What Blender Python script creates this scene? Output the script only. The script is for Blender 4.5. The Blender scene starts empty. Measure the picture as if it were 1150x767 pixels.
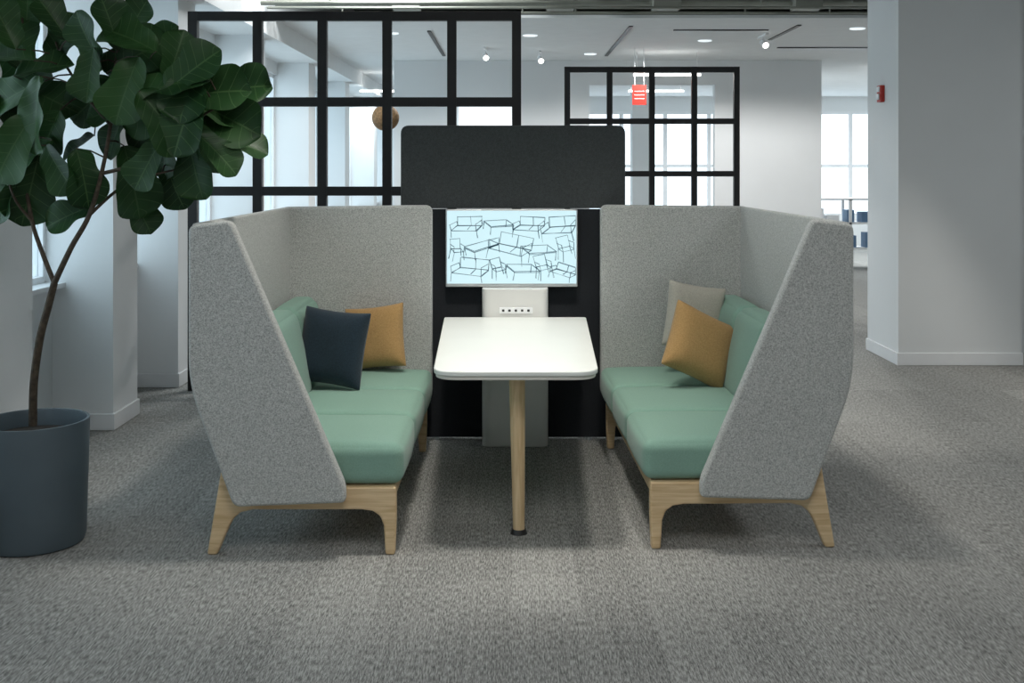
import bpy, bmesh, math, random
from mathutils import Vector, Matrix
random.seed(7)
S=bpy.context.scene
COL=S.collection
S.view_settings.view_transform='Standard'
S.view_settings.look='None'
S.view_settings.exposure=0.0

# ---------------------------------------------------------------- materials
def newmat(name):
    m=bpy.data.materials.new(name); m.use_nodes=True
    nt=m.node_tree; b=nt.nodes['Principled BSDF']
    return m,nt,b
def N(nt,t,**kw):
    n=nt.nodes.new(t)
    for k,v in kw.items():
        if k in n.inputs.keys(): n.inputs[k].default_value=v
        else: setattr(n,k,v)
    return n
def ramp(nt,fac,stops):
    r=nt.nodes.new('ShaderNodeValToRGB')
    e=r.color_ramp.elements
    while len(e)<len(stops): e.new(0.5)
    for i,(p,c) in enumerate(stops):
        e[i].position=p; e[i].color=(*c,1)
    nt.links.new(fac,r.inputs[0]); return r.outputs[0]
def coords(nt,scale=(1,1,1),kind='Object'):
    tc=nt.nodes.new('ShaderNodeTexCoord'); mp=nt.nodes.new('ShaderNodeMapping')
    mp.inputs['Scale'].default_value=scale
    nt.links.new(tc.outputs[kind],mp.inputs[0]); return mp.outputs[0]
def bump(nt,b,h,strength=.3,dist=.002):
    bp=nt.nodes.new('ShaderNodeBump'); bp.inputs['Strength'].default_value=strength
    bp.inputs['Distance'].default_value=dist
    nt.links.new(h,bp.inputs['Height']); nt.links.new(bp.outputs[0],b.inputs['Normal'])
def plain(name,c,rough=.5,metal=0,var=.04,nscale=6,emit=None,es=0):
    m,nt,b=newmat(name)
    v=coords(nt)
    n=N(nt,'ShaderNodeTexNoise',Scale=nscale,Detail=3.0); nt.links.new(v,n.inputs['Vector'])
    lo=tuple(max(0,x*(1-var)) for x in c); hi=tuple(min(1,x*(1+var)) for x in c)
    nt.links.new(ramp(nt,n.outputs['Fac'],[(.3,lo),(.7,hi)]),b.inputs['Base Color'])
    b.inputs['Roughness'].default_value=rough; b.inputs['Metallic'].default_value=metal
    if emit:
        b.inputs['Emission Color'].default_value=(*emit,1); b.inputs['Emission Strength'].default_value=es
    return m
def fabric(name,lo,hi,scale=220,bs=.4,stretch=(1,1,1),mixlow=.3,lims=(.36,.62)):
    m,nt,b=newmat(name)
    v=coords(nt,stretch)
    n=N(nt,'ShaderNodeTexNoise',Scale=float(scale),Detail=2.0,Roughness=.7); nt.links.new(v,n.inputs['Vector'])
    n2=N(nt,'ShaderNodeTexNoise',Scale=float(scale)*.4,Detail=2.0); nt.links.new(v,n2.inputs['Vector'])
    mx=N(nt,'ShaderNodeMix'); mx.inputs[0].default_value=mixlow
    nt.links.new(n.outputs['Fac'],mx.inputs[2]); nt.links.new(n2.outputs['Fac'],mx.inputs[3])
    nt.links.new(ramp(nt,mx.outputs[0],[(lims[0],lo),(lims[1],hi)]),b.inputs['Base Color'])
    b.inputs['Roughness'].default_value=.95
    b.inputs['Sheen Weight'].default_value=.15
    bump(nt,b,n.outputs['Fac'],bs,.002)
    return m
def wood(name,lo,hi,axis='X'):
    m,nt,b=newmat(name)
    sc={'X':(1.5,22,22),'Z':(22,22,1.5),'Y':(22,1.5,22)}[axis]
    v=coords(nt,sc)
    n=N(nt,'ShaderNodeTexNoise',Scale=3.0,Detail=5.0,Distortion=.6); nt.links.new(v,n.inputs['Vector'])
    nt.links.new(ramp(nt,n.outputs['Fac'],[(.3,lo),(.7,hi)]),b.inputs['Base Color'])
    b.inputs['Roughness'].default_value=.45
    return m

M_wall=plain('wall_paint',(.80,.815,.82),.8,var=.015,nscale=2)
M_white=plain('white_paint',(.84,.85,.86),.6,var=.02)
M_ceil=plain('ceiling_paint',(.76,.775,.775),.85,var=.02)
M_deck=plain('ceiling_deck',(.20,.21,.19),.9,var=.2)
M_duct=plain('duct_metal',(.30,.31,.27),.5,.2,var=.1)
M_black=plain('black_steel',(.006,.006,.007),.45,var=.1)
M_grey=fabric('grey_melange_felt',(.225,.235,.225),(.60,.61,.59),300,.4,lims=(.36,.62),mixlow=.25)
M_green=fabric('sage_fabric',(.18,.315,.25),(.23,.38,.31),400,.12)
M_oak=wood('oak_x',(.55,.38,.20),(.75,.57,.35),'X')
M_oakz=wood('oak_z',(.55,.38,.20),(.75,.57,.35),'Z')
M_oaky=wood('oak_y',(.55,.38,.20),(.75,.57,.35),'Y')
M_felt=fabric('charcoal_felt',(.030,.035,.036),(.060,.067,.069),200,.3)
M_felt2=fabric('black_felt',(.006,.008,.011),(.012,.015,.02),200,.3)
M_table=plain('table_laminate',(.82,.84,.80),.35,var=.01)
M_tedge=plain('table_edge',(.72,.70,.64),.5,var=.03)
M_ped=plain('pedestal_lacquer',(.66,.66,.64),.45,var=.02)
M_navy=fabric('navy_fabric',(.005,.015,.026),(.012,.030,.048),260,.4)
M_must=fabric('mustard_fabric',(.33,.19,.07),(.48,.30,.12),300,.4)
M_beige=fabric('beige_fabric',(.36,.35,.30),(.50,.48,.42),300,.4)
M_pot=plain('pot_ceramic',(.085,.115,.135),.45,var=.06)
M_soil=plain('soil',(.03,.022,.015),.95,var=.5,nscale=60)
M_bark=plain('bark',(.06,.045,.03),.85,var=.4,nscale=50)
M_silver=plain('silver_bezel',(.6,.62,.63),.3,.7)
M_red=plain('red_plastic',(.5,.03,.02),.4)
M_dark=plain('dark_plastic',(.02,.02,.02),.4)
M_tan=plain('woven_rattan',(.22,.13,.06),.8,var=.4,nscale=40)
M_lamp=plain('lamp_lens',(1,1,1),.5,emit=(1,.97,.9),es=10)
M_glow=plain('soft_glow',(1,1,1),.5,emit=(.85,.95,1),es=.7)
M_lin=plain('linear_lamp_diffuser',(1,1,1),.5,emit=(1,.99,.95),es=6)
M_screen=plain('screen_glass',(.1,.1,.1),.2,emit=(.60,.85,.92),es=1.0)
M_ink=plain('screen_ink',(.02,.07,.12),.4,emit=(.1,.25,.35),es=.12)
M_trim=plain('baseboard_paint',(.78,.79,.80),.5,var=.02)
M_blue=plain('blue_box',(.12,.22,.36),.6)

# carpet
def carpet():
    m,nt,b=newmat('woven_carpet')
    L=nt.links
    v=coords(nt,(190,26,1))
    n=N(nt,'ShaderNodeTexNoise',Scale=1.0,Detail=2.0,Roughness=.6); L.new(v,n.inputs['Vector'])
    v2=coords(nt,(480,160,1))
    n2=N(nt,'ShaderNodeTexNoise',Scale=1.0,Detail=1.0); L.new(v2,n2.inputs['Vector'])
    v3=coords(nt,(4,1.0,1))
    sn=N(nt,'ShaderNodeVectorMath',operation='FLOOR'); L.new(v3,sn.inputs[0])
    wn=N(nt,'ShaderNodeTexWhiteNoise'); L.new(sn.outputs[0],wn.inputs['Vector'])
    v4=coords(nt,(60,1.2,1))
    n4=N(nt,'ShaderNodeTexNoise',Scale=1.0,Detail=1.0); L.new(v4,n4.inputs['Vector'])
    a=N(nt,'ShaderNodeMath',operation='MULTIPLY_ADD'); L.new(n2.outputs['Fac'],a.inputs[0]); a.inputs[1].default_value=.5
    L.new(n.outputs['Fac'],a.inputs[2])
    c=N(nt,'ShaderNodeMath',operation='MULTIPLY_ADD'); L.new(wn.outputs['Value'],c.inputs[0]); c.inputs[1].default_value=.055
    L.new(a.outputs[0],c.inputs[2])
    d=N(nt,'ShaderNodeMath',operation='MULTIPLY_ADD'); L.new(n4.outputs['Fac'],d.inputs[0]); d.inputs[1].default_value=.16
    L.new(c.outputs[0],d.inputs[2])
    L.new(ramp(nt,d.outputs[0],[(.62,(.085,.085,.082)),(.78,(.205,.203,.192)),(.90,(.29,.287,.272)),(1.0,(.41,.407,.385))]),b.inputs['Base Color'])
    b.inputs['Roughness'].default_value=1
    b.inputs['Specular IOR Level'].default_value=.2
    bump(nt,b,a.outputs[0],.3,.003)
    return m
M_carpet=carpet()

def leafmat():
    m,nt,b=newmat('fig_leaf'); L=nt.links
    uv=nt.nodes.new('ShaderNodeUVMap'); uv.uv_map='UVMap'
    sp=nt.nodes.new('ShaderNodeSeparateXYZ'); L.new(uv.outputs[0],sp.inputs[0])
    s=N(nt,'ShaderNodeMath',operation='SUBTRACT'); s.inputs[1].default_value=.5; L.new(sp.outputs[0],s.inputs[0])
    ab=N(nt,'ShaderNodeMath',operation='ABSOLUTE'); L.new(s.outputs[0],ab.inputs[0])
    mid=N(nt,'ShaderNodeMath',operation='LESS_THAN'); mid.inputs[1].default_value=.018; L.new(ab.outputs[0],mid.inputs[0])
    t=N(nt,'ShaderNodeMath',operation='SUBTRACT'); L.new(sp.outputs[1],t.inputs[0])
    q=N(nt,'ShaderNodeMath',operation='MULTIPLY'); q.inputs[1].default_value=.35; L.new(ab.outputs[0],q.inputs[0]); L.new(q.outputs[0],t.inputs[1])
    k=N(nt,'ShaderNodeMath',operation='MULTIPLY'); k.inputs[1].default_value=7; L.new(t.outputs[0],k.inputs[0])
    fr=N(nt,'ShaderNodeMath',operation='FRACT'); L.new(k.outputs[0],fr.inputs[0])
    lt=N(nt,'ShaderNodeMath',operation='LESS_THAN'); lt.inputs[1].default_value=.07; L.new(fr.outputs[0],lt.inputs[0])
    mx=N(nt,'ShaderNodeMath',operation='MAXIMUM'); L.new(mid.outputs[0],mx.inputs[0]); L.new(lt.outputs[0],mx.inputs[1])
    n=N(nt,'ShaderNodeTexNoise',Scale=3.0,Detail=2.0); L.new(coords(nt),n.inputs['Vector'])
    base=ramp(nt,n.outputs['Fac'],[(.3,(.009,.038,.011)),(.7,(.026,.080,.019))])
    mix=N(nt,'ShaderNodeMix',data_type='RGBA'); 
    L.new(mx.outputs[0],mix.inputs[0]); L.new(base,mix.inputs[6]); mix.inputs[7].default_value=(.045,.10,.033,1)
    L.new(mix.outputs[2],b.inputs['Base Color'])
    b.inputs['Roughness'].default_value=.45
    b.inputs['Specular IOR Level'].default_value=.3
    bump(nt,b,mx.outputs[0],.4,.004)
    return m
M_leaf=leafmat()

def glassmat():
    m=bpy.data.materials.new('clear_glass'); m.use_nodes=True; nt=m.node_tree
    nt.nodes.clear()
    o=nt.nodes.new('ShaderNodeOutputMaterial'); t=nt.nodes.new('ShaderNodeBsdfTransparent'); g=nt.nodes.new('ShaderNodeBsdfGlossy')
    g.inputs['Roughness'].default_value=.03; t.inputs[0].default_value=(.93,.97,.98,1)
    mx=nt.nodes.new('ShaderNodeMixShader'); mx.inputs[0].default_value=.05
    nt.links.new(t.outputs[0],mx.inputs[1]); nt.links.new(g.outputs[0],mx.inputs[2]); nt.links.new(mx.outputs[0],o.inputs[0])
    return m
M_glass=glassmat()

# ---------------------------------------------------------------- geometry helpers
def finish(bm,name,mat,parent=None,bevel=0,seg=3,smooth=True,loc=None):
    bmesh.ops.recalc_face_normals(bm,faces=bm.faces)
    me=bpy.data.meshes.new(name); bm.to_mesh(me); bm.free()
    ob=bpy.data.objects.new(name,me); COL.objects.link(ob)
    if isinstance(mat,(list,tuple)):
        for mm in mat: me.materials.append(mm)
    else: me.materials.append(mat)
    if bevel:
        md=ob.modifiers.new('bevel','BEVEL'); md.width=bevel; md.segments=seg; md.limit_method='ANGLE'; md.angle_limit=math.radians(35)
    if smooth:
        for p in me.polygons: p.use_smooth=True
        if not bevel:
            try: me.set_sharp_from_angle(angle=math.radians(40))
            except Exception: pass
        else:
            w=ob.modifiers.new('wn','WEIGHTED_NORMAL'); w.keep_sharp=True
    if parent: ob.parent=parent
    if loc: ob.location=loc
    return ob
def addbox(bm,x0,x1,y0,y1,z0,z1,mi=0):
    vs=[bm.verts.new(p) for p in [(x0,y0,z0),(x1,y0,z0),(x1,y1,z0),(x0,y1,z0),(x0,y0,z1),(x1,y0,z1),(x1,y1,z1),(x0,y1,z1)]]
    for f in [(0,1,2,3),(4,5,6,7),(0,1,5,4),(1,2,6,5),(2,3,7,6),(3,0,4,7)]:
        ff=bm.faces.new([vs[i] for i in f]); ff.material_index=mi
def box(name,x0,x1,y0,y1,z0,z1,mat,parent=None,bevel=0,seg=2):
    bm=bmesh.new(); addbox(bm,min(x0,x1),max(x0,x1),y0,y1,z0,z1)
    return finish(bm,name,mat,parent,bevel,seg,smooth=bool(bevel))
def roundpoly(pts,rads,seg=6):
    out=[]; n=len(pts)
    for i in range(n):
        p=Vector(pts[i]); a=Vector(pts[i-1])-p; c=Vector(pts[(i+1)%n])-p
        r=rads[i] if isinstance(rads,(list,tuple)) else rads
        r=min(r,a.length*.49,c.length*.49)
        if r<=0: out.append(tuple(p)); continue
        A=p+a.normalized()*r; C=p+c.normalized()*r
        for k in range(seg+1):
            t=k/seg
            q=A*(1-t)**2+p*2*t*(1-t)+C*t*t
            out.append(tuple(q))
    return out
def prism(name,pts,a0,a1,plane,mat,parent=None,bevel=0,seg=3):
    bm=bmesh.new()
    def P(p,a):
        return {'XZ':(p[0],a,p[1]),'XY':(p[0],p[1],a),'YZ':(a,p[0],p[1])}[plane]
    lo=[bm.verts.new(P(p,a0)) for p in pts]; hi=[bm.verts.new(P(p,a1)) for p in pts]
    bm.faces.new(lo); bm.faces.new(hi); n=len(pts)
    for i in range(n): bm.faces.new([lo[i],lo[(i+1)%n],hi[(i+1)%n],hi[i]])
    return finish(bm,name,mat,parent,bevel,seg)
def softbox(name,x0,x1,y0,y1,z0,z1,mat,parent,r=.04,crown=(0,0,0),shear=0):
    """upholstered cushion: rounded, crowned box with dense smooth mesh"""
    bm=bmesh.new()
    bmesh.ops.create_cube(bm,size=2)
    bmesh.ops.subdivide_edges(bm,edges=bm.edges,cuts=23,use_grid_fill=True)
    cx,cy,cz=(x0+x1)/2,(y0+y1)/2,(z0+z1)/2; H=(abs(x1-x0)/2,(y1-y0)/2,(z1-z0)/2)
    def warp(t):
        return math.copysign(1-(1-abs(t))**1.6,t) if abs(t)<1 else t
    for v in bm.verts:
        x,y,z=[warp(c) for c in v.co]
        p=Vector((x*H[0],y*H[1],z*H[2]))
        q=Vector([max(-(h-r),min(h-r,c)) for c,h in zip(p,H)])
        d=p-q
        if d.length>1e-7:
            m=max(abs(d.x),abs(d.y),abs(d.z))
            p=q+d.normalized()*m
        fx=p.x+crown[0]*x*(1-y*y)*(1-z*z); fy=p.y+crown[1]*y*(1-x*x)*(1-z*z); fz=p.z+crown[2]*max(z,0)*(1-x**4)*(1-y**4)
        v.co=(cx+fx+shear*(z+1)*H[2],cy+fy,cz+fz)
    return finish(bm,name,mat,parent)
def cyl(bm,p0,p1,r0,r1,seg=16,mi=0,cap=True):
    p0=Vector(p0);p1=Vector(p1); d=(p1-p0).normalized()
    u=d.orthogonal().normalized(); w=d.cross(u)
    A=[];B=[]
    for k in range(seg):
        a=2*math.pi*k/seg; o=u*math.cos(a)+w*math.sin(a)
        A.append(bm.verts.new(p0+o*r0)); B.append(bm.verts.new(p1+o*r1))
    for k in range(seg):
        f=bm.faces.new([A[k],A[(k+1)%seg],B[(k+1)%seg],B[k]]); f.material_index=mi
    if cap:
        f=bm.faces.new(A); f.material_index=mi; f=bm.faces.new(B); f.material_index=mi
def lathe(bm,prof,seg=48,mi=0,cx=0,cy=0):
    rings=[]
    for r,z in prof:
        rings.append([bm.verts.new((cx+r*math.cos(2*math.pi*k/seg),cy+r*math.sin(2*math.pi*k/seg),z)) for k in range(seg)])
    for a,b in zip(rings,rings[1:]):
        for k in range(seg):
            f=bm.faces.new([a[k],a[(k+1)%seg],b[(k+1)%seg],b[k]]); f.material_index=mi
    bm.faces.new(rings[0]).material_index=mi; bm.faces.new(rings[-1]).material_index=mi
def tube(bm,pts,rads,seg=10,mi=0):
    rings=[]; prev=None
    pts=[Vector(p) for p in pts]
    for i,p in enumerate(pts):
        d=(pts[min(i+1,len(pts)-1)]-pts[max(i-1,0)]).normalized()
        u=d.orthogonal() if prev is None else (prev-d*prev.dot(d)); u.normalize(); prev=u
        w=d.cross(u)
        rings.append([bm.verts.new(p+(u*math.cos(2*math.pi*k/seg)+w*math.sin(2*math.pi*k/seg))*rads[i]) for k in range(seg)])
    for a,b in zip(rings,rings[1:]):
        for k in range(seg):
            bm.faces.new([a[k],a[(k+1)%seg],b[(k+1)%seg],b[k]]).material_index=mi
    bm.faces.new(rings[0]).material_index=mi; bm.faces.new(rings[-1]).material_index=mi
def empty(name,loc=(0,0,0),rz=0):
    e=bpy.data.objects.new(name,None); e.empty_display_size=.2; COL.objects.link(e); e.location=loc; e.rotation_euler=(0,0,rz); return e

# ---------------------------------------------------------------- room shell
CZ=3.05     # dropped ceiling
DZ=3.9
WX=-2.80    # window wall plane
box('floor',-4,8.5,-4,23,-.1,0,M_carpet)
box('ceiling',-3.1,8.5,-4,23,DZ,DZ+.1,M_deck)
box('ceiling_drop_panel',-2.3,8.4,10.8,22.9,CZ,CZ+.03,M_ceil)
box('ceiling_soffit',-3.0,-2.3,-3.9,22.9,2.85,DZ-.01,M_ceil)
box('wall_rear',-3.1,8.5,-4.1,-4,0,DZ,M_wall)
box('wall_right',8.4,8.5,-4,23,0,DZ,M_wall)
# window wall (left): low wall, head, piers
cols=[-3.52,-2.07,-.62,.83,2.28,3.73,5.20,6.78,8.10,10.5,13.3,16.2,19.6]
box('wall_left',-3.0,WX,-4,23,0,.87,M_wall)
box('wall_left_head',-3.0,WX,-4,23,2.70,2.85,M_wall)
bm=bmesh.new(); addbox(bm,-2.99,-2.72,-3.95,22.9,.87,.90); finish(bm,'trim_1',M_white,smooth=False)
for i,y in enumerate(cols):
    box('wall_pier_%d'%(i+1),-3.0,-2.43,y,y+.44,0,2.85,M_wall)
    bm=bmesh.new(); addbox(bm,-2.79,-2.418,y-.012,y+.452,0,.10)
    finish(bm,'baseboard_pier_%d'%(i+1),M_trim,bevel=.004,seg=1)
box('baseboard_left',WX,WX+.012,-4,23,0,.10,M_trim)
cols2=cols+[22.8]
for i in range(len(cols)):
    y0=cols2[i]+.44; y1=cols2[i+1]
    bm=bmesh.new()
    fr=[(y0,y1,.90,.94),(y0,y1,2.66,2.70),(y0,y0+.04,.94,2.66),(y1-.04,y1,.94,2.66)]
    if y1-y0>1.3: fr.append(((y0+y1)/2-.02,(y0+y1)/2+.02,.94,2.66))
    for a,b,c,d in fr: addbox(bm,-2.90,-2.84,a,b,c,d,0)
    addbox(bm,-2.875,-2.87,y0+.04,y1-.04,.94,2.66,1)
    finish(bm,'window_%d'%(i+1),[M_white,M_glass],smooth=False)
# far walls: solid part behind the left grid, open office behind the right grid
box('wall_far',-1.60,1.05,15.1,15.25,0,CZ,M_wall)
box('wall_far_header',1.05,2.75,15.1,15.25,2.72,CZ,M_wall)
box('wall_far_east',2.75,4.10,15.1,15.25,0,CZ,M_wall)
box('wall_far_return',4.10,4.2,15.1,19.0,0,CZ,M_wall)
box('baseboard_far',-1.60,1.05,15.08,15.1,0,.10,M_trim)
box('baseboard_far_east',2.75,4.10,15.08,15.1,0,.10,M_trim)
box('column_office',1.95,2.30,18.0,18.35,0,CZ,M_wall)
# end wall with big windows
box('wall_back_low',-3,8.4,22.8,22.95,0,.6,M_wall)
box('wall_back_head',-3,8.4,22.8,22.95,2.75,DZ,M_wall)
box('wall_back_side',-3,1.2,22.8,22.95,.6,2.75,M_wall)
bm=bmesh.new()
for x in [1.2,2.2,3.1,4.0,4.9,5.9,6.9,7.9]: addbox(bm,x,x+.08,22.8,22.9,.6,2.75,0)
for z in [.6,1.6,2.69]: addbox(bm,1.2,8.4,22.801,22.899,z,z+.06,0)
finish(bm,'window_20',M_white,smooth=False)
# structural column right
box('column_right',3.125,4.12,9.0,9.78,0,DZ,plain('column_paint',(.74,.755,.76),.8,var=.015,nscale=2))
box('baseboard_column',3.112,4.133,8.988,9.792,0,.10,M_trim,bevel=.004)
box('wall_side',4.25,8.4,9.6,9.75,0,DZ,M_wall)
bm=bmesh.new()
for (x0,x1,z0,z1) in [(-.72,0.02,2.12,2.42)]:
    addbox(bm,x0,x1,15.0,15.09,z0,z1,0)
finish(bm,'opening_glow_panel',M_glow,bevel=.005,seg=1)  # glowing slab added in place of a bright opening in the far wall

# ceiling pipes
bm=bmesh.new()
for (x0,x1,y,z,r) in [(-2.2,8,10.35,3.135,.035),(-2.2,8,10.0,3.035,.012),(-2.2,1.2,9.75,3.04,.02),(2.3,8,10.5,3.17,.05),(-2.2,8,9.4,3.3,.07),(-2.2,8,10.62,3.075,.014)]:
    cyl(bm,(x0,y,z),(x1,y,z),r,r,12)
for x in [-1.6,.1,.6,2.2,3.0,4.4]:
    cyl(bm,(x,-2,3.25),(x,10.7,3.25),.03,.03,10)
    for y in [9.8,10.5]: cyl(bm,(x,y,3.05),(x,y,DZ),.008,.008,6)
for x in [-1.1,.32,1.3,2.6,3.4]: addbox(bm,x,x+.25,10.2,10.4,3.06,3.16)
finish(bm,'ceiling_pipework',M_duct)
bm=bmesh.new()
for (x0,y0,x1,y1) in [(1.2,11.4,1.24,14.4),(2.9,11.3,2.94,12.6),(-.9,11.8,-.86,14.4),(1.7,11.7,2.7,11.74),(3.2,13.4,4.3,13.45)]:
    addbox(bm,x0,x1,y0,y1,CZ-.012,CZ-.0005)
finish(bm,'ceiling_slot_diffuser',M_dark,smooth=False)
bm=bmesh.new()
for (x,y) in [(.2,12.2),(2.2,12.7),(3.6,11.6),(-1.3,12.0),(1.0,14.2)]:
    lathe(bm,[(.001,CZ-.010),(.05,CZ-.010),(.05,CZ-.004),(.075,CZ-.012),(.08,CZ-.0005),(.001,CZ-.0005)],20,0,x,y)
finish(bm,'recessed_downlight',M_glow)
def spot_fixture(x,y,z=CZ-.001,drop=.09):
    bm=bmesh.new()
    addbox(bm,x-.015,x+.015,y-.2,y+.2,z-.02,z,0)
    cyl(bm,(x,y,z-.02),(x,y,z-drop),.008,.008,8)
    cyl(bm,(x,y+.04,z-drop+.02),(x+.015,y-.07,z-drop-.03),.03,.038,16)
    cyl(bm,(x+.0148,y-.069,z-drop-.029),(x+.0156,y-.074,z-drop-.032),.03,.03,16,mi=1)
    finish(bm,'track_light',[M_white,M_lamp])
for p in [(-.33,13.6),(2.75,12.2),(4.1,12.6),(.35,14.0)]: spot_fixture(*p)
for (x,y) in [(1.95,14.0),(2.2,17.0),(-1.9,17.0),(5.6,16.0)]:  # first is a visible fixture; the others are added to brighten the ceiling
    bm=bmesh.new(); addbox(bm,x-.42,x+.42,y-.025,y+.025,CZ-.30,CZ-.27,0)
    for dx in(-.38,.38): cyl(bm,(x+dx,y,CZ-.27),(x+dx,y,CZ-.001),.004,.004,6,mi=1)
    finish(bm,'linear_pendant_and_fill',[M_lin,M_white])

# ---------------------------------------------------------------- grid partitions
def grid(y,xs,zs,t,d):
    bm=bmesh.new()
    for x in xs: addbox(bm,x-t/2,x+t/2,y-d/2,y+d/2,0,zs[-1]+t/2)
    for z in zs: addbox(bm,xs[0]-t/2+.001,xs[-1]+t/2-.001,y-d/2+.002,y+d/2-.002,z-t/2,z+t/2-.0005)
    return finish(bm,'steel_grid_partition',M_black,smooth=False)
grid(8.0,[-2.29+.4645*i for i in range(6)],[.035,.20,.81,1.43,2.07,2.685],.066,.06)
grid(12.3,[.61+.4675*i for i in range(5)],[.035,.38,.96,1.53,2.11,2.68],.062,.06)

# pendant
bm=bmesh.new()
prof=[(.001+.135*math.sin(math.pi*k/16),2.09-.13*math.cos(math.pi*k/16)) for k in range(17)]
lathe(bm,prof,24,0,-1.25,11.0)
cyl(bm,(-1.25,11,2.22),(-1.25,11,CZ),.006,.006,6,mi=1)
finish(bm,'woven_pendant_lamp',[M_tan,M_dark])
# signs
bm=bmesh.new(); addbox(bm,1.46,1.63,13.5,13.52,2.36,2.60,0)
for k in range(3): addbox(bm,1.485,1.605,13.494,13.5,2.43+.045*k,2.437+.045*k,1)
for dx in (1.49,1.60): cyl(bm,(dx,13.51,2.60),(dx,13.51,CZ),.004,.004,6,mi=1)
finish(bm,'hanging_exit_sign',[M_red,M_white],smooth=False)
bm=bmesh.new(); addbox(bm,3.09,3.125,9.33,9.43,2.15,2.29,0); addbox(bm,3.075,3.09,9.35,9.41,2.17,2.22,1); addbox(bm,3.08,3.09,9.345,9.415,2.235,2.28,1)
finish(bm,'fire_alarm',[M_red,M_white],bevel=.004,seg=1)
# shelving rack far right
bm=bmesh.new()
for x in (4.75,5.35,5.95):
    for y in (17.6,18.0): addbox(bm,x-.02,x+.02,y-.02,y+.02,0,1.10,0)
for z in (.3,.70,1.08): addbox(bm,4.73,5.97,17.58,18.02,z,z+.03,0)
random.seed(3)
for z in (.33,.73):
    x=4.8
    while x<5.85:
        w=random.uniform(.08,.2); h=random.uniform(.1,.26)
        addbox(bm,x,x+w,17.65,17.9,z,z+h,random.choice([0,1,0,1])); x+=w+random.uniform(.03,.15)
finish(bm,'shelving_rack',[M_white,M_blue,M_dark],smooth=False)

# ---------------------------------------------------------------- sofa
def sofa(loc,sg,rz):
    E=empty('high_back_sofa',loc,rz)
    X=lambda u: sg*(u-.43)
    def PR(pts): return [(X(u),z) for u,z in pts]
    n0,f1=-.935,.935   # near/far ends in local y
    near=roundpoly([(0,1.365),(.175,1.385),(.64,.30),(.64,.232),(.185,.215),(0,.71)],[.035,.03,.03,.02,.03,.12])
    prism('near_panel',PR(near),n0,n0+.06,'XZ',M_grey,E,.018,4)
    far=roundpoly([(0,1.375),(.865,1.385),(.865,.27),(.2,.22),(0,.71)],[.04,.045,.06,.03,.12])
    prism('far_panel',PR(far),f1-.06,f1,'XZ',M_grey,E,.018,4)
    back=roundpoly([(0.002,1.37),(.055,1.374),(.055,.70),(.24,.222),(.187,.218),(.002,.71)],[.012,.012,.1,.01,.01,.12])
    prism('back_shell',PR(back),n0+.055,f1-.055,'XZ',M_grey,E,.008,2)
    pts=[(.118,.35),(.105,.27),(.060,0),(.102,0),(.150,.115),(.170,.15),(.20,.175),(.25,.187),(.70,.187),(.745,.18),(.775,.16),(.790,.12),(.797,0),(.836,0),(.842,.15),(.842,.282),(.22,.282)]
    for k,(a,b) in enumerate([(n0+.062,n0+.108),(f1-.15,f1-.104)]):
        prism('leg_frame_%d'%(k+1),PR(pts),a,b,'XZ',M_oak,E,.010,3)
    box('seat_platform',X(.235),X(.835),n0+.109,f1-.155,.225,.284,M_oaky,E,.006)
    bm=bmesh.new(); addbox(bm,min(X(.25),X(.80)),max(X(.25),X(.80)),n0+.12,f1-.065,.284,.30); finish(bm,'seat_deck',M_dark,E,smooth=False)
    a=n0+.064; b=f1-.062; L=(b-a)/3
    for k in range(3):
        xa,xb=sorted((X(.19),X(.868)))
        softbox('seat_cushion_%d'%(k+1),xa,xb,a+k*L+.0005,a+(k+1)*L-.0005,.286,.452,M_green,E,.042,(.010,0,.018))
        xa,xb=sorted((X(.15),X(.30)))
        softbox('back_cushion_%d'%(k+1),xa,xb,a+k*L+.0005,a+(k+1)*L-.0005,.43,.865,M_green,E,.05,(.02,0,.01),shear=-sg*.20)
    return E
sofa((-.89,5.465,0),1,0)
sofa((.968,5.545,0),-1,math.radians(1.5))

# ---------------------------------------------------------------- media wall + monitor + table
E=empty('media_wall_panel',(0,6.56,0))
p=roundpoly([(-.652,1.36),(.664,1.36),(.664,1.846),(-.652,1.846)],[.01,.01,.05,.05])
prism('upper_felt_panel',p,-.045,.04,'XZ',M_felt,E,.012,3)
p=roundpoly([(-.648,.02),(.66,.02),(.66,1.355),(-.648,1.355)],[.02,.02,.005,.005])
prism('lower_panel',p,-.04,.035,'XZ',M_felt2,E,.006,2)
for i,x in enumerate((-.6,-.45,.45,.6)):
    bm=bmesh.new(); cyl(bm,(x,-.01,0),(x,-.01,.025),.02,.015,12); finish(bm,'glide_%d'%(i+1),M_silver,E)
# pedestal
E=empty('media_pedestal',(.018,6.45,0))
pp=roundpoly([(-.19,-.085),(.19,-.085),(.19,.068),(-.19,.068)],[.05,.05,.01,.01])
prism('column',pp,0.0,.905,'XY',M_ped,E,.006,2)
bm=bmesh.new(); addbox(bm,-.09,.10,-.092,-.084,.765,.80,0)
for k in range(5): addbox(bm,-.075+.036*k,-.061+.036*k,-.096,-.091,.776,.789,1)
finish(bm,'socket_strip',[M_white,M_dark],E,bevel=.002,seg=1)
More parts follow.
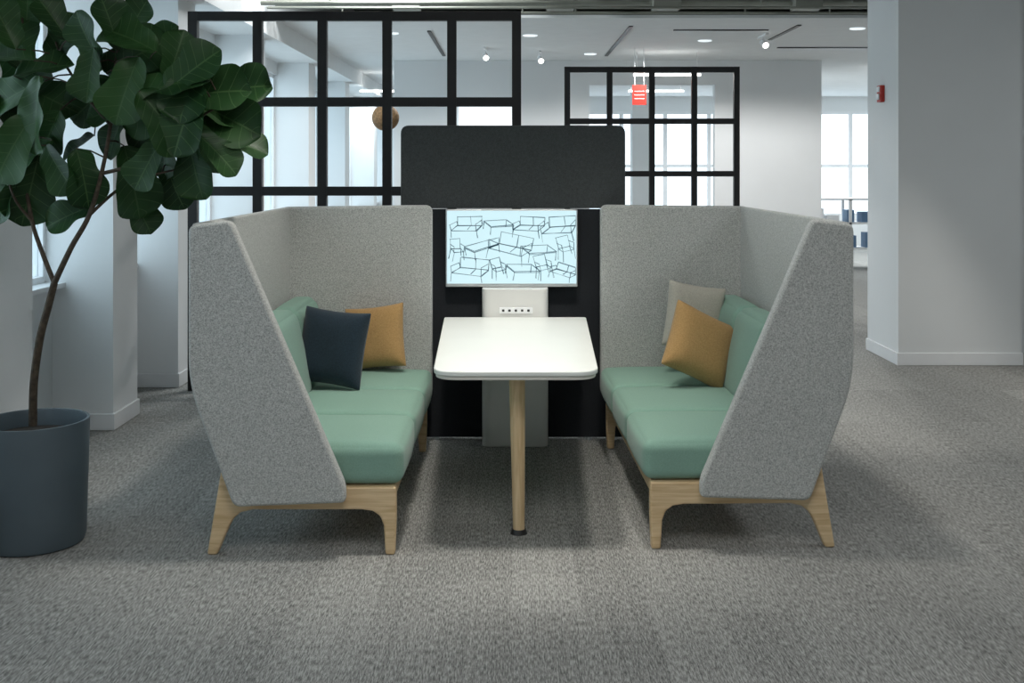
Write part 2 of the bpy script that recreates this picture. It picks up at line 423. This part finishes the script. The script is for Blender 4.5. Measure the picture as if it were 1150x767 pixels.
# monitor
E=empty('wall_monitor',(0,6.48,1.135))
box('bezel',-.385,.381,-.03,.02,-.228,.222,M_silver,E,.006)
box('screen',-.377,.373,-.0335,-.029,-.208,.214,M_screen,E)
bm=bmesh.new()
random.seed(11)
yS=-.0345
def seg(p,q,w=.0022):
    cl=lambda v:(max(-.372,min(.368,v[0])),max(-.204,min(.210,v[1])))
    p=Vector(cl(p));q=Vector(cl(q)); d=(q-p)
    if d.length<1e-5: return
    n=Vector((-d.y,d.x)).normalized()*w*.5
    bm.faces.new([bm.verts.new((v.x,yS,v.y)) for v in (p-n,q-n,q+n,p+n)])
def line(p,q):
    for k in range(2):
        j=lambda: random.uniform(-.003,.003)
        seg((p[0]+j(),p[1]+j()),(q[0]+j(),q[1]+j()),random.uniform(.0012,.003))
def chair(cx,cz,s,ang=0,kind=0):
    def T(x,z):
        c,sn=math.cos(ang),math.sin(ang); return (cx+s*(x*c-z*sn),cz+s*(x*sn+z*c))
    def pl(*ps,close=True):
        ps=[T(*p) for p in ps]
        for a,b in zip(ps,ps[1:]+([ps[0]] if close else [])): line(a,b)
    if kind==0: # sofa in perspective
        pl((-1,-.15),(.7,-.35),(1.15,0),(-.5,.15)); pl((-.5,.15),(-.45,.75),(1.2,.6),(1.15,0)); pl((-1,-.15),(-1.05,.25),(-.55,.45),(-.5,.15))
        pl((.7,-.35),(.72,.1),(1.15,.35),(1.15,0)); pl((-1,-.15),(-1.05,-.65),close=False); pl((.7,-.35),(.75,-.85),close=False); pl((.1,-.22),(.4,.08),(.42,.68),close=False)
    elif kind==1: # table
        pl((-1.1,.1),(.6,.35),(1.2,.0),(-.5,-.3)); pl((-1.1,.1),(-1.1,-.5),close=False); pl((-.5,-.3),(-.5,-.9),close=False); pl((1.2,0),(1.2,-.6),close=False); pl((.6,.3),(.6,-.2),close=False)
        pl((-1.1,.02),(-.5,-.38),(1.2,-.08),close=False)
    else: # armchair
        pl((-.5,0),(.3,.1),(.6,-.15),(-.2,-.28)); pl((-.5,0),(-.65,.8),(.2,.9),(.3,.1)); pl((-.5,0),(-.6,-.8),close=False); pl((-.2,-.28),(-.25,-1),close=False); pl((.6,-.15),(.7,-.85),close=False); pl((.3,.1),(.4,-.5),close=False)
        pl((-.2,-.28),(-.25,.2),(-.6,.4),close=False); pl((.6,-.15),(.62,.3),(.25,.5),close=False)
for a in [(-.27,.12,.085,.1,0),(-.08,.14,.075,-.1,1),(.09,.12,.085,.05,0),(.27,.11,.10,.15,0),
          (-.32,-.01,.07,-.1,2),(-.18,.01,.085,.15,1),(-.02,.0,.115,-.12,0),(.15,-.01,.09,-.1,1),(.31,.0,.08,.1,2),
          (-.25,-.13,.10,0,0),(-.08,-.12,.07,.1,2),(.06,-.12,.085,-.15,1),(.18,-.11,.08,.1,2),(.29,-.14,.07,-.2,0)]:
    chair(*a)
finish(bm,'sketch_drawing',M_ink,E,smooth=False)
# table
E=empty('meeting_table',(.018,5.5,0))
tp=roundpoly([(-.350,-.835),(.346,-.835),(.405,.86),(-.405,.86)],[.11,.11,.02,.02],10)
prism('tabletop',tp,.722,.745,'XY',M_table,E,.006,3)
tp2=roundpoly([(-.342,-.827),(.338,-.827),(.398,.855),(-.398,.855)],[.11,.11,.02,.02],10)
prism('tabletop_underside',tp2,.706,.7215,'XY',M_tedge,E,.003,2)
bm=bmesh.new(); cyl(bm,(.004,-.60,.70),(.012,-.63,.018),.036,.026,28); finish(bm,'leg',M_oakz,E)
bm=bmesh.new(); cyl(bm,(.012,-.63,0),(.012,-.63,.02),.038,.030,24); finish(bm,'foot_glide',M_dark,E)
box('support_beam',-.04,.04,-.66,.85,.675,.7055,M_dark,E,.004)

# ---------------------------------------------------------------- pillows
def pillow(w,h,t,mat,loc,rot):
    bm=bmesh.new(); n=18
    idx={}
    for side in (1,-1):
        for i in range(n+1):
            for j in range(n+1):
                x=-1+2*i/n; y=-1+2*j/n
                if side==-1 and (i in(0,n) or j in(0,n)): idx[(side,i,j)]=idx[(1,i,j)]; continue
                th=((1-x**4)*(1-y**4))**.55
                th+= .03*math.sin(5*x+3*y)*(1-x*x)*(1-y*y)
                px=x*(1-.07*(1-y*y)); py=y*(1-.07*(1-x*x))
                idx[(side,i,j)]=bm.verts.new((px*w/2,side*th*t/2,py*h/2))
    for side in (1,-1):
        for i in range(n):
            for j in range(n):
                bm.faces.new([idx[(side,i,j)],idx[(side,i+1,j)],idx[(side,i+1,j+1)],idx[(side,i,j+1)]])
    o=finish(bm,'throw_pillow',mat)
    o.rotation_euler=[math.radians(a) for a in rot]; o.location=loc
    md=o.modifiers.new('s','SUBSURF'); md.levels=1; md.render_levels=1
    return o
pillow(.39,.41,.16,M_navy,(-.925,5.74,.672),(-12,4,-18))
pillow(.37,.37,.14,M_must,(-.765,6.22,.652),(-14,-8,-14))
pillow(.40,.38,.16,M_must,(.977,5.80,.672),(-18,26,18))
pillow(.35,.38,.12,M_beige,(1.005,6.15,.775),(-8,10,10))

# ---------------------------------------------------------------- plant
PX,PY=-2.045,4.76
E=empty('potted_fiddle_leaf_fig',(PX,PY,0))
bm=bmesh.new()
lathe(bm,[(.185,0),(.205,.006),(.212,.03),(.226,.515),(.224,.523),(.214,.523),(.210,.515),(.206,.44),(.0005,.44)],64)
finish(bm,'pot',M_pot,E)
bm=bmesh.new(); lathe(bm,[(.0005,.435),(.204,.435),(.2,.452),(.1,.462),(.0005,.466)],32); finish(bm,'soil',M_soil,E)
def W(px,py,dy=0):
    Y=PY+dy
    return Vector(((px-575)/1250*Y-PX, dy, 1.6-(py-188)/1250*Y))
branches=[
 ([(37,478,0),(38,430,0),(45,380,.0),(54,345,0),(61,318,0)],.018,.015),
 ([(61,318,0),(48,285,.03),(36,248,.06),(28,190,.1),(34,120,.1),(28,60,.12),(25,20,.1)],.011,.005),
 ([(61,318,0),(80,278,-.02),(100,242,-.04),(114,195,-.05),(124,140,-.05),(128,90,-.02),(133,35,0)],.013,.005),
 ([(114,195,-.05),(148,185,-.1),(188,160,-.12),(235,125,-.12),(275,108,-.1)],.009,.004),
 ([(124,140,-.05),(100,112,.05),(72,70,.1),(60,40,.12)],.008,.004),
 ([(128,100,-.02),(160,75,.05),(195,52,.1)],.008,.004),
 ([(100,242,-.04),(130,215,.05),(160,200,.1),(200,190,.12)],.008,.004),
 ([(36,248,.06),(15,220,0),(3,170,-.05)],.007,.004),
]
bm=bmesh.new(); samples=[]
for pts,r0,r1 in branches:
    P=[W(*p) for p in pts]; fine=[]
    for i in range(len(P)-1):
        a=P[max(i-1,0)];b=P[i];c=P[i+1];d=P[min(i+2,len(P)-1)]
        for k in range(6):
            t=k/6
            fine.append(.5*((2*b)+(c-a)*t+(2*a-5*b+4*c-d)*t*t+(-a+3*b-3*c+d)*t**3))
    fine.append(P[-1]); n=len(fine)
    tube(bm,fine,[r0+(r1-r0)*i/(n-1) for i in range(n)])
    if r0<.017: samples+=fine[n//4:]
lb=bmesh.new(); uvl=lb.loops.layers.uv.new('UVMap')
prof=[(0,.03),(.06,.16),(.15,.24),(.28,.25),(.4,.255),(.52,.32),(.65,.385),(.78,.40),(.88,.34),(.95,.22),(1.0,.03)]
random.seed(5)
def leaf(px,py,Lpx,ang,dy):
    c=W(px,py,dy); Ln=Lpx/262*1.02; a=math.radians(ang)
    d=Vector((math.cos(a),random.uniform(-.35,.25),math.sin(a))).normalized()
    nrm=Vector((random.uniform(-.8,.8),-1,random.uniform(.0,1.5))); nrm=(nrm-d*nrm.dot(d)).normalized()
    s=d.cross(nrm); base=c-d*Ln*.5
    near=min(samples,key=lambda q:(q-base).length)
    mid=(near+base)*.5+Vector((0,0,.01))
    tube(bm,[near,mid,base],[.004,.0035,.003],6)
    ph=random.uniform(0,6); droop=random.uniform(.05,.28); wv=random.uniform(.025,.06)
    M=4; rows=[]
    for (t,w) in prof:
        row=[]
        for k in range(-M,M+1):
            q=k/M
            pos=base+d*(t*Ln)+s*(q*w*Ln*.92)+nrm*Ln*(-droop*t*t+.16*abs(q)**1.3*w*2+wv*math.sin(t*13+ph+q*2)*abs(q)**2)
            row.append((lb.verts.new(pos),(q*.5+.5,t)))
        rows.append(row)
    for A,B in zip(rows,rows[1:]):
        for k in range(2*M):
            vs=[A[k],A[k+1],B[k+1],B[k]]
            f=lb.faces.new([v[0] for v in vs])
            for lp,v in zip(f.loops,vs): lp[uvl].uv=v[1]
leaves=[(20,45,70,100),(48,75,62,20),(12,105,80,200),(40,130,85,262),(12,165,80,240),(35,210,85,262),(64,190,62,300),(6,222,60,250),(52,108,70,340),(70,42,60,60),(4,62,70,170),(30,18,60,80),(5,25,60,110),
(95,42,60,120),(125,26,60,100),(152,22,52,60),(112,72,70,200),(150,62,80,30),(176,48,60,50),(198,62,55,70),(140,100,75,250),(103,112,70,220),(85,165,50,210),(78,240,58,200),(95,200,66,285),(150,205,85,280),(158,238,55,300),(128,150,60,240),
(190,92,80,20),(215,78,72,40),(235,102,85,10),(270,98,76,5),(255,132,82,335),(272,160,62,345),(232,152,85,300),(207,132,80,250),(217,188,72,280),(182,165,75,265),(195,210,55,290),(170,122,80,200),(160,142,70,300),(242,122,70,350),(130,122,70,190),
(170,90,75,330),(185,135,80,310),(225,125,80,330),(145,40,70,150),(165,185,60,240),(25,80,80,300),(20,140,75,300),(55,150,60,240),(30,180,70,220),(210,100,75,260),(100,85,60,260),(245,170,60,320),(60,20,55,120)]
for (x,y,l,a) in leaves: leaf(x,y,l,a,random.uniform(-.22,.2))
finish(bm,'trunk_and_branches',M_bark,E)
lo=finish(lb,'leaves',M_leaf,E)
md=lo.modifiers.new('s','SUBSURF'); md.levels=1; md.render_levels=1

# ---------------------------------------------------------------- lights
def area(name,loc,size,power,col=(1,1,1),rot=(0,0,0),sy=None):
    l=bpy.data.lights.new(name,'AREA'); l.energy=power; l.color=col; l.size=size
    if sy: l.shape='RECTANGLE'; l.size_y=sy
    o=bpy.data.objects.new(name,l); COL.objects.link(o); o.location=loc; o.rotation_euler=rot; return o
def spot(name,loc,target,power,angle=70,blend=.6,col=(1,.96,.89),rad=.06):
    l=bpy.data.lights.new(name,'SPOT'); l.energy=power; l.spot_size=math.radians(angle); l.spot_blend=blend; l.color=col; l.shadow_soft_size=rad
    o=bpy.data.objects.new(name,l); COL.objects.link(o); o.location=loc
    o.rotation_euler=(Vector(target)-Vector(loc)).to_track_quat('-Z','Y').to_euler(); return o
cool=(.93,.98,1)
area('fill_area_light',(.3,1.2,3.8),2.2,92,(1,.99,.97))  # unseen fill lights added overhead; this one brightens the camera-facing sofa panels
area('fill_area_light',(4.5,4.5,3.8),1.8,70,cool)
area('fill_area_light',(6.0,19,3.0),2.5,150,cool)  # added fill that brightens the far room
area('fill_area_light',(-1.2,9.6,3.8),1.0,80,cool)
for p in [(-.6,12.2,2.98),(1.8,13.0,2.98),(3.6,12.6,2.98)]:
    spot('ceiling_downlight',p,(p[0],p[1],0),120,165,.3,(1,.99,.97),.05)
spot('ceiling_downlight',(-1.9,19,2.98),(-1.9,19,0),100,165,.3,cool,.05)
spot('ceiling_downlight',(2.9,19,2.98),(2.9,19,0),140,165,.3,cool,.05)
spot('ceiling_spot_light',(-.2,4.6,3.8),(-.55,5.4,.4),200,60,rad=.14)
spot('ceiling_spot_light',(.5,4.8,3.8),(.7,5.5,.4),170,60,rad=.14)
spot('ceiling_spot_light',(.0,6.0,3.8),(0,5.3,.7),70,45,rad=.1)
spot('ceiling_spot_light',(3.0,7.4,3.8),(2.6,7.9,0),260,60,rad=.1)
w=bpy.data.worlds.new('World'); S.world=w; w.use_nodes=True
w.node_tree.nodes['Background'].inputs[0].default_value=(.74,.89,1,1); w.node_tree.nodes['Background'].inputs[1].default_value=2.5

# ---------------------------------------------------------------- camera
cd=bpy.data.cameras.new('camera'); cam=bpy.data.objects.new('camera',cd); COL.objects.link(cam)
cam.location=(0,0,1.6); cam.rotation_euler=(math.radians(90),0,0)
cd.sensor_width=36; cd.lens=1250/1150*36; cd.shift_y=-195.5/1150; cd.clip_start=.05
S.camera=cam
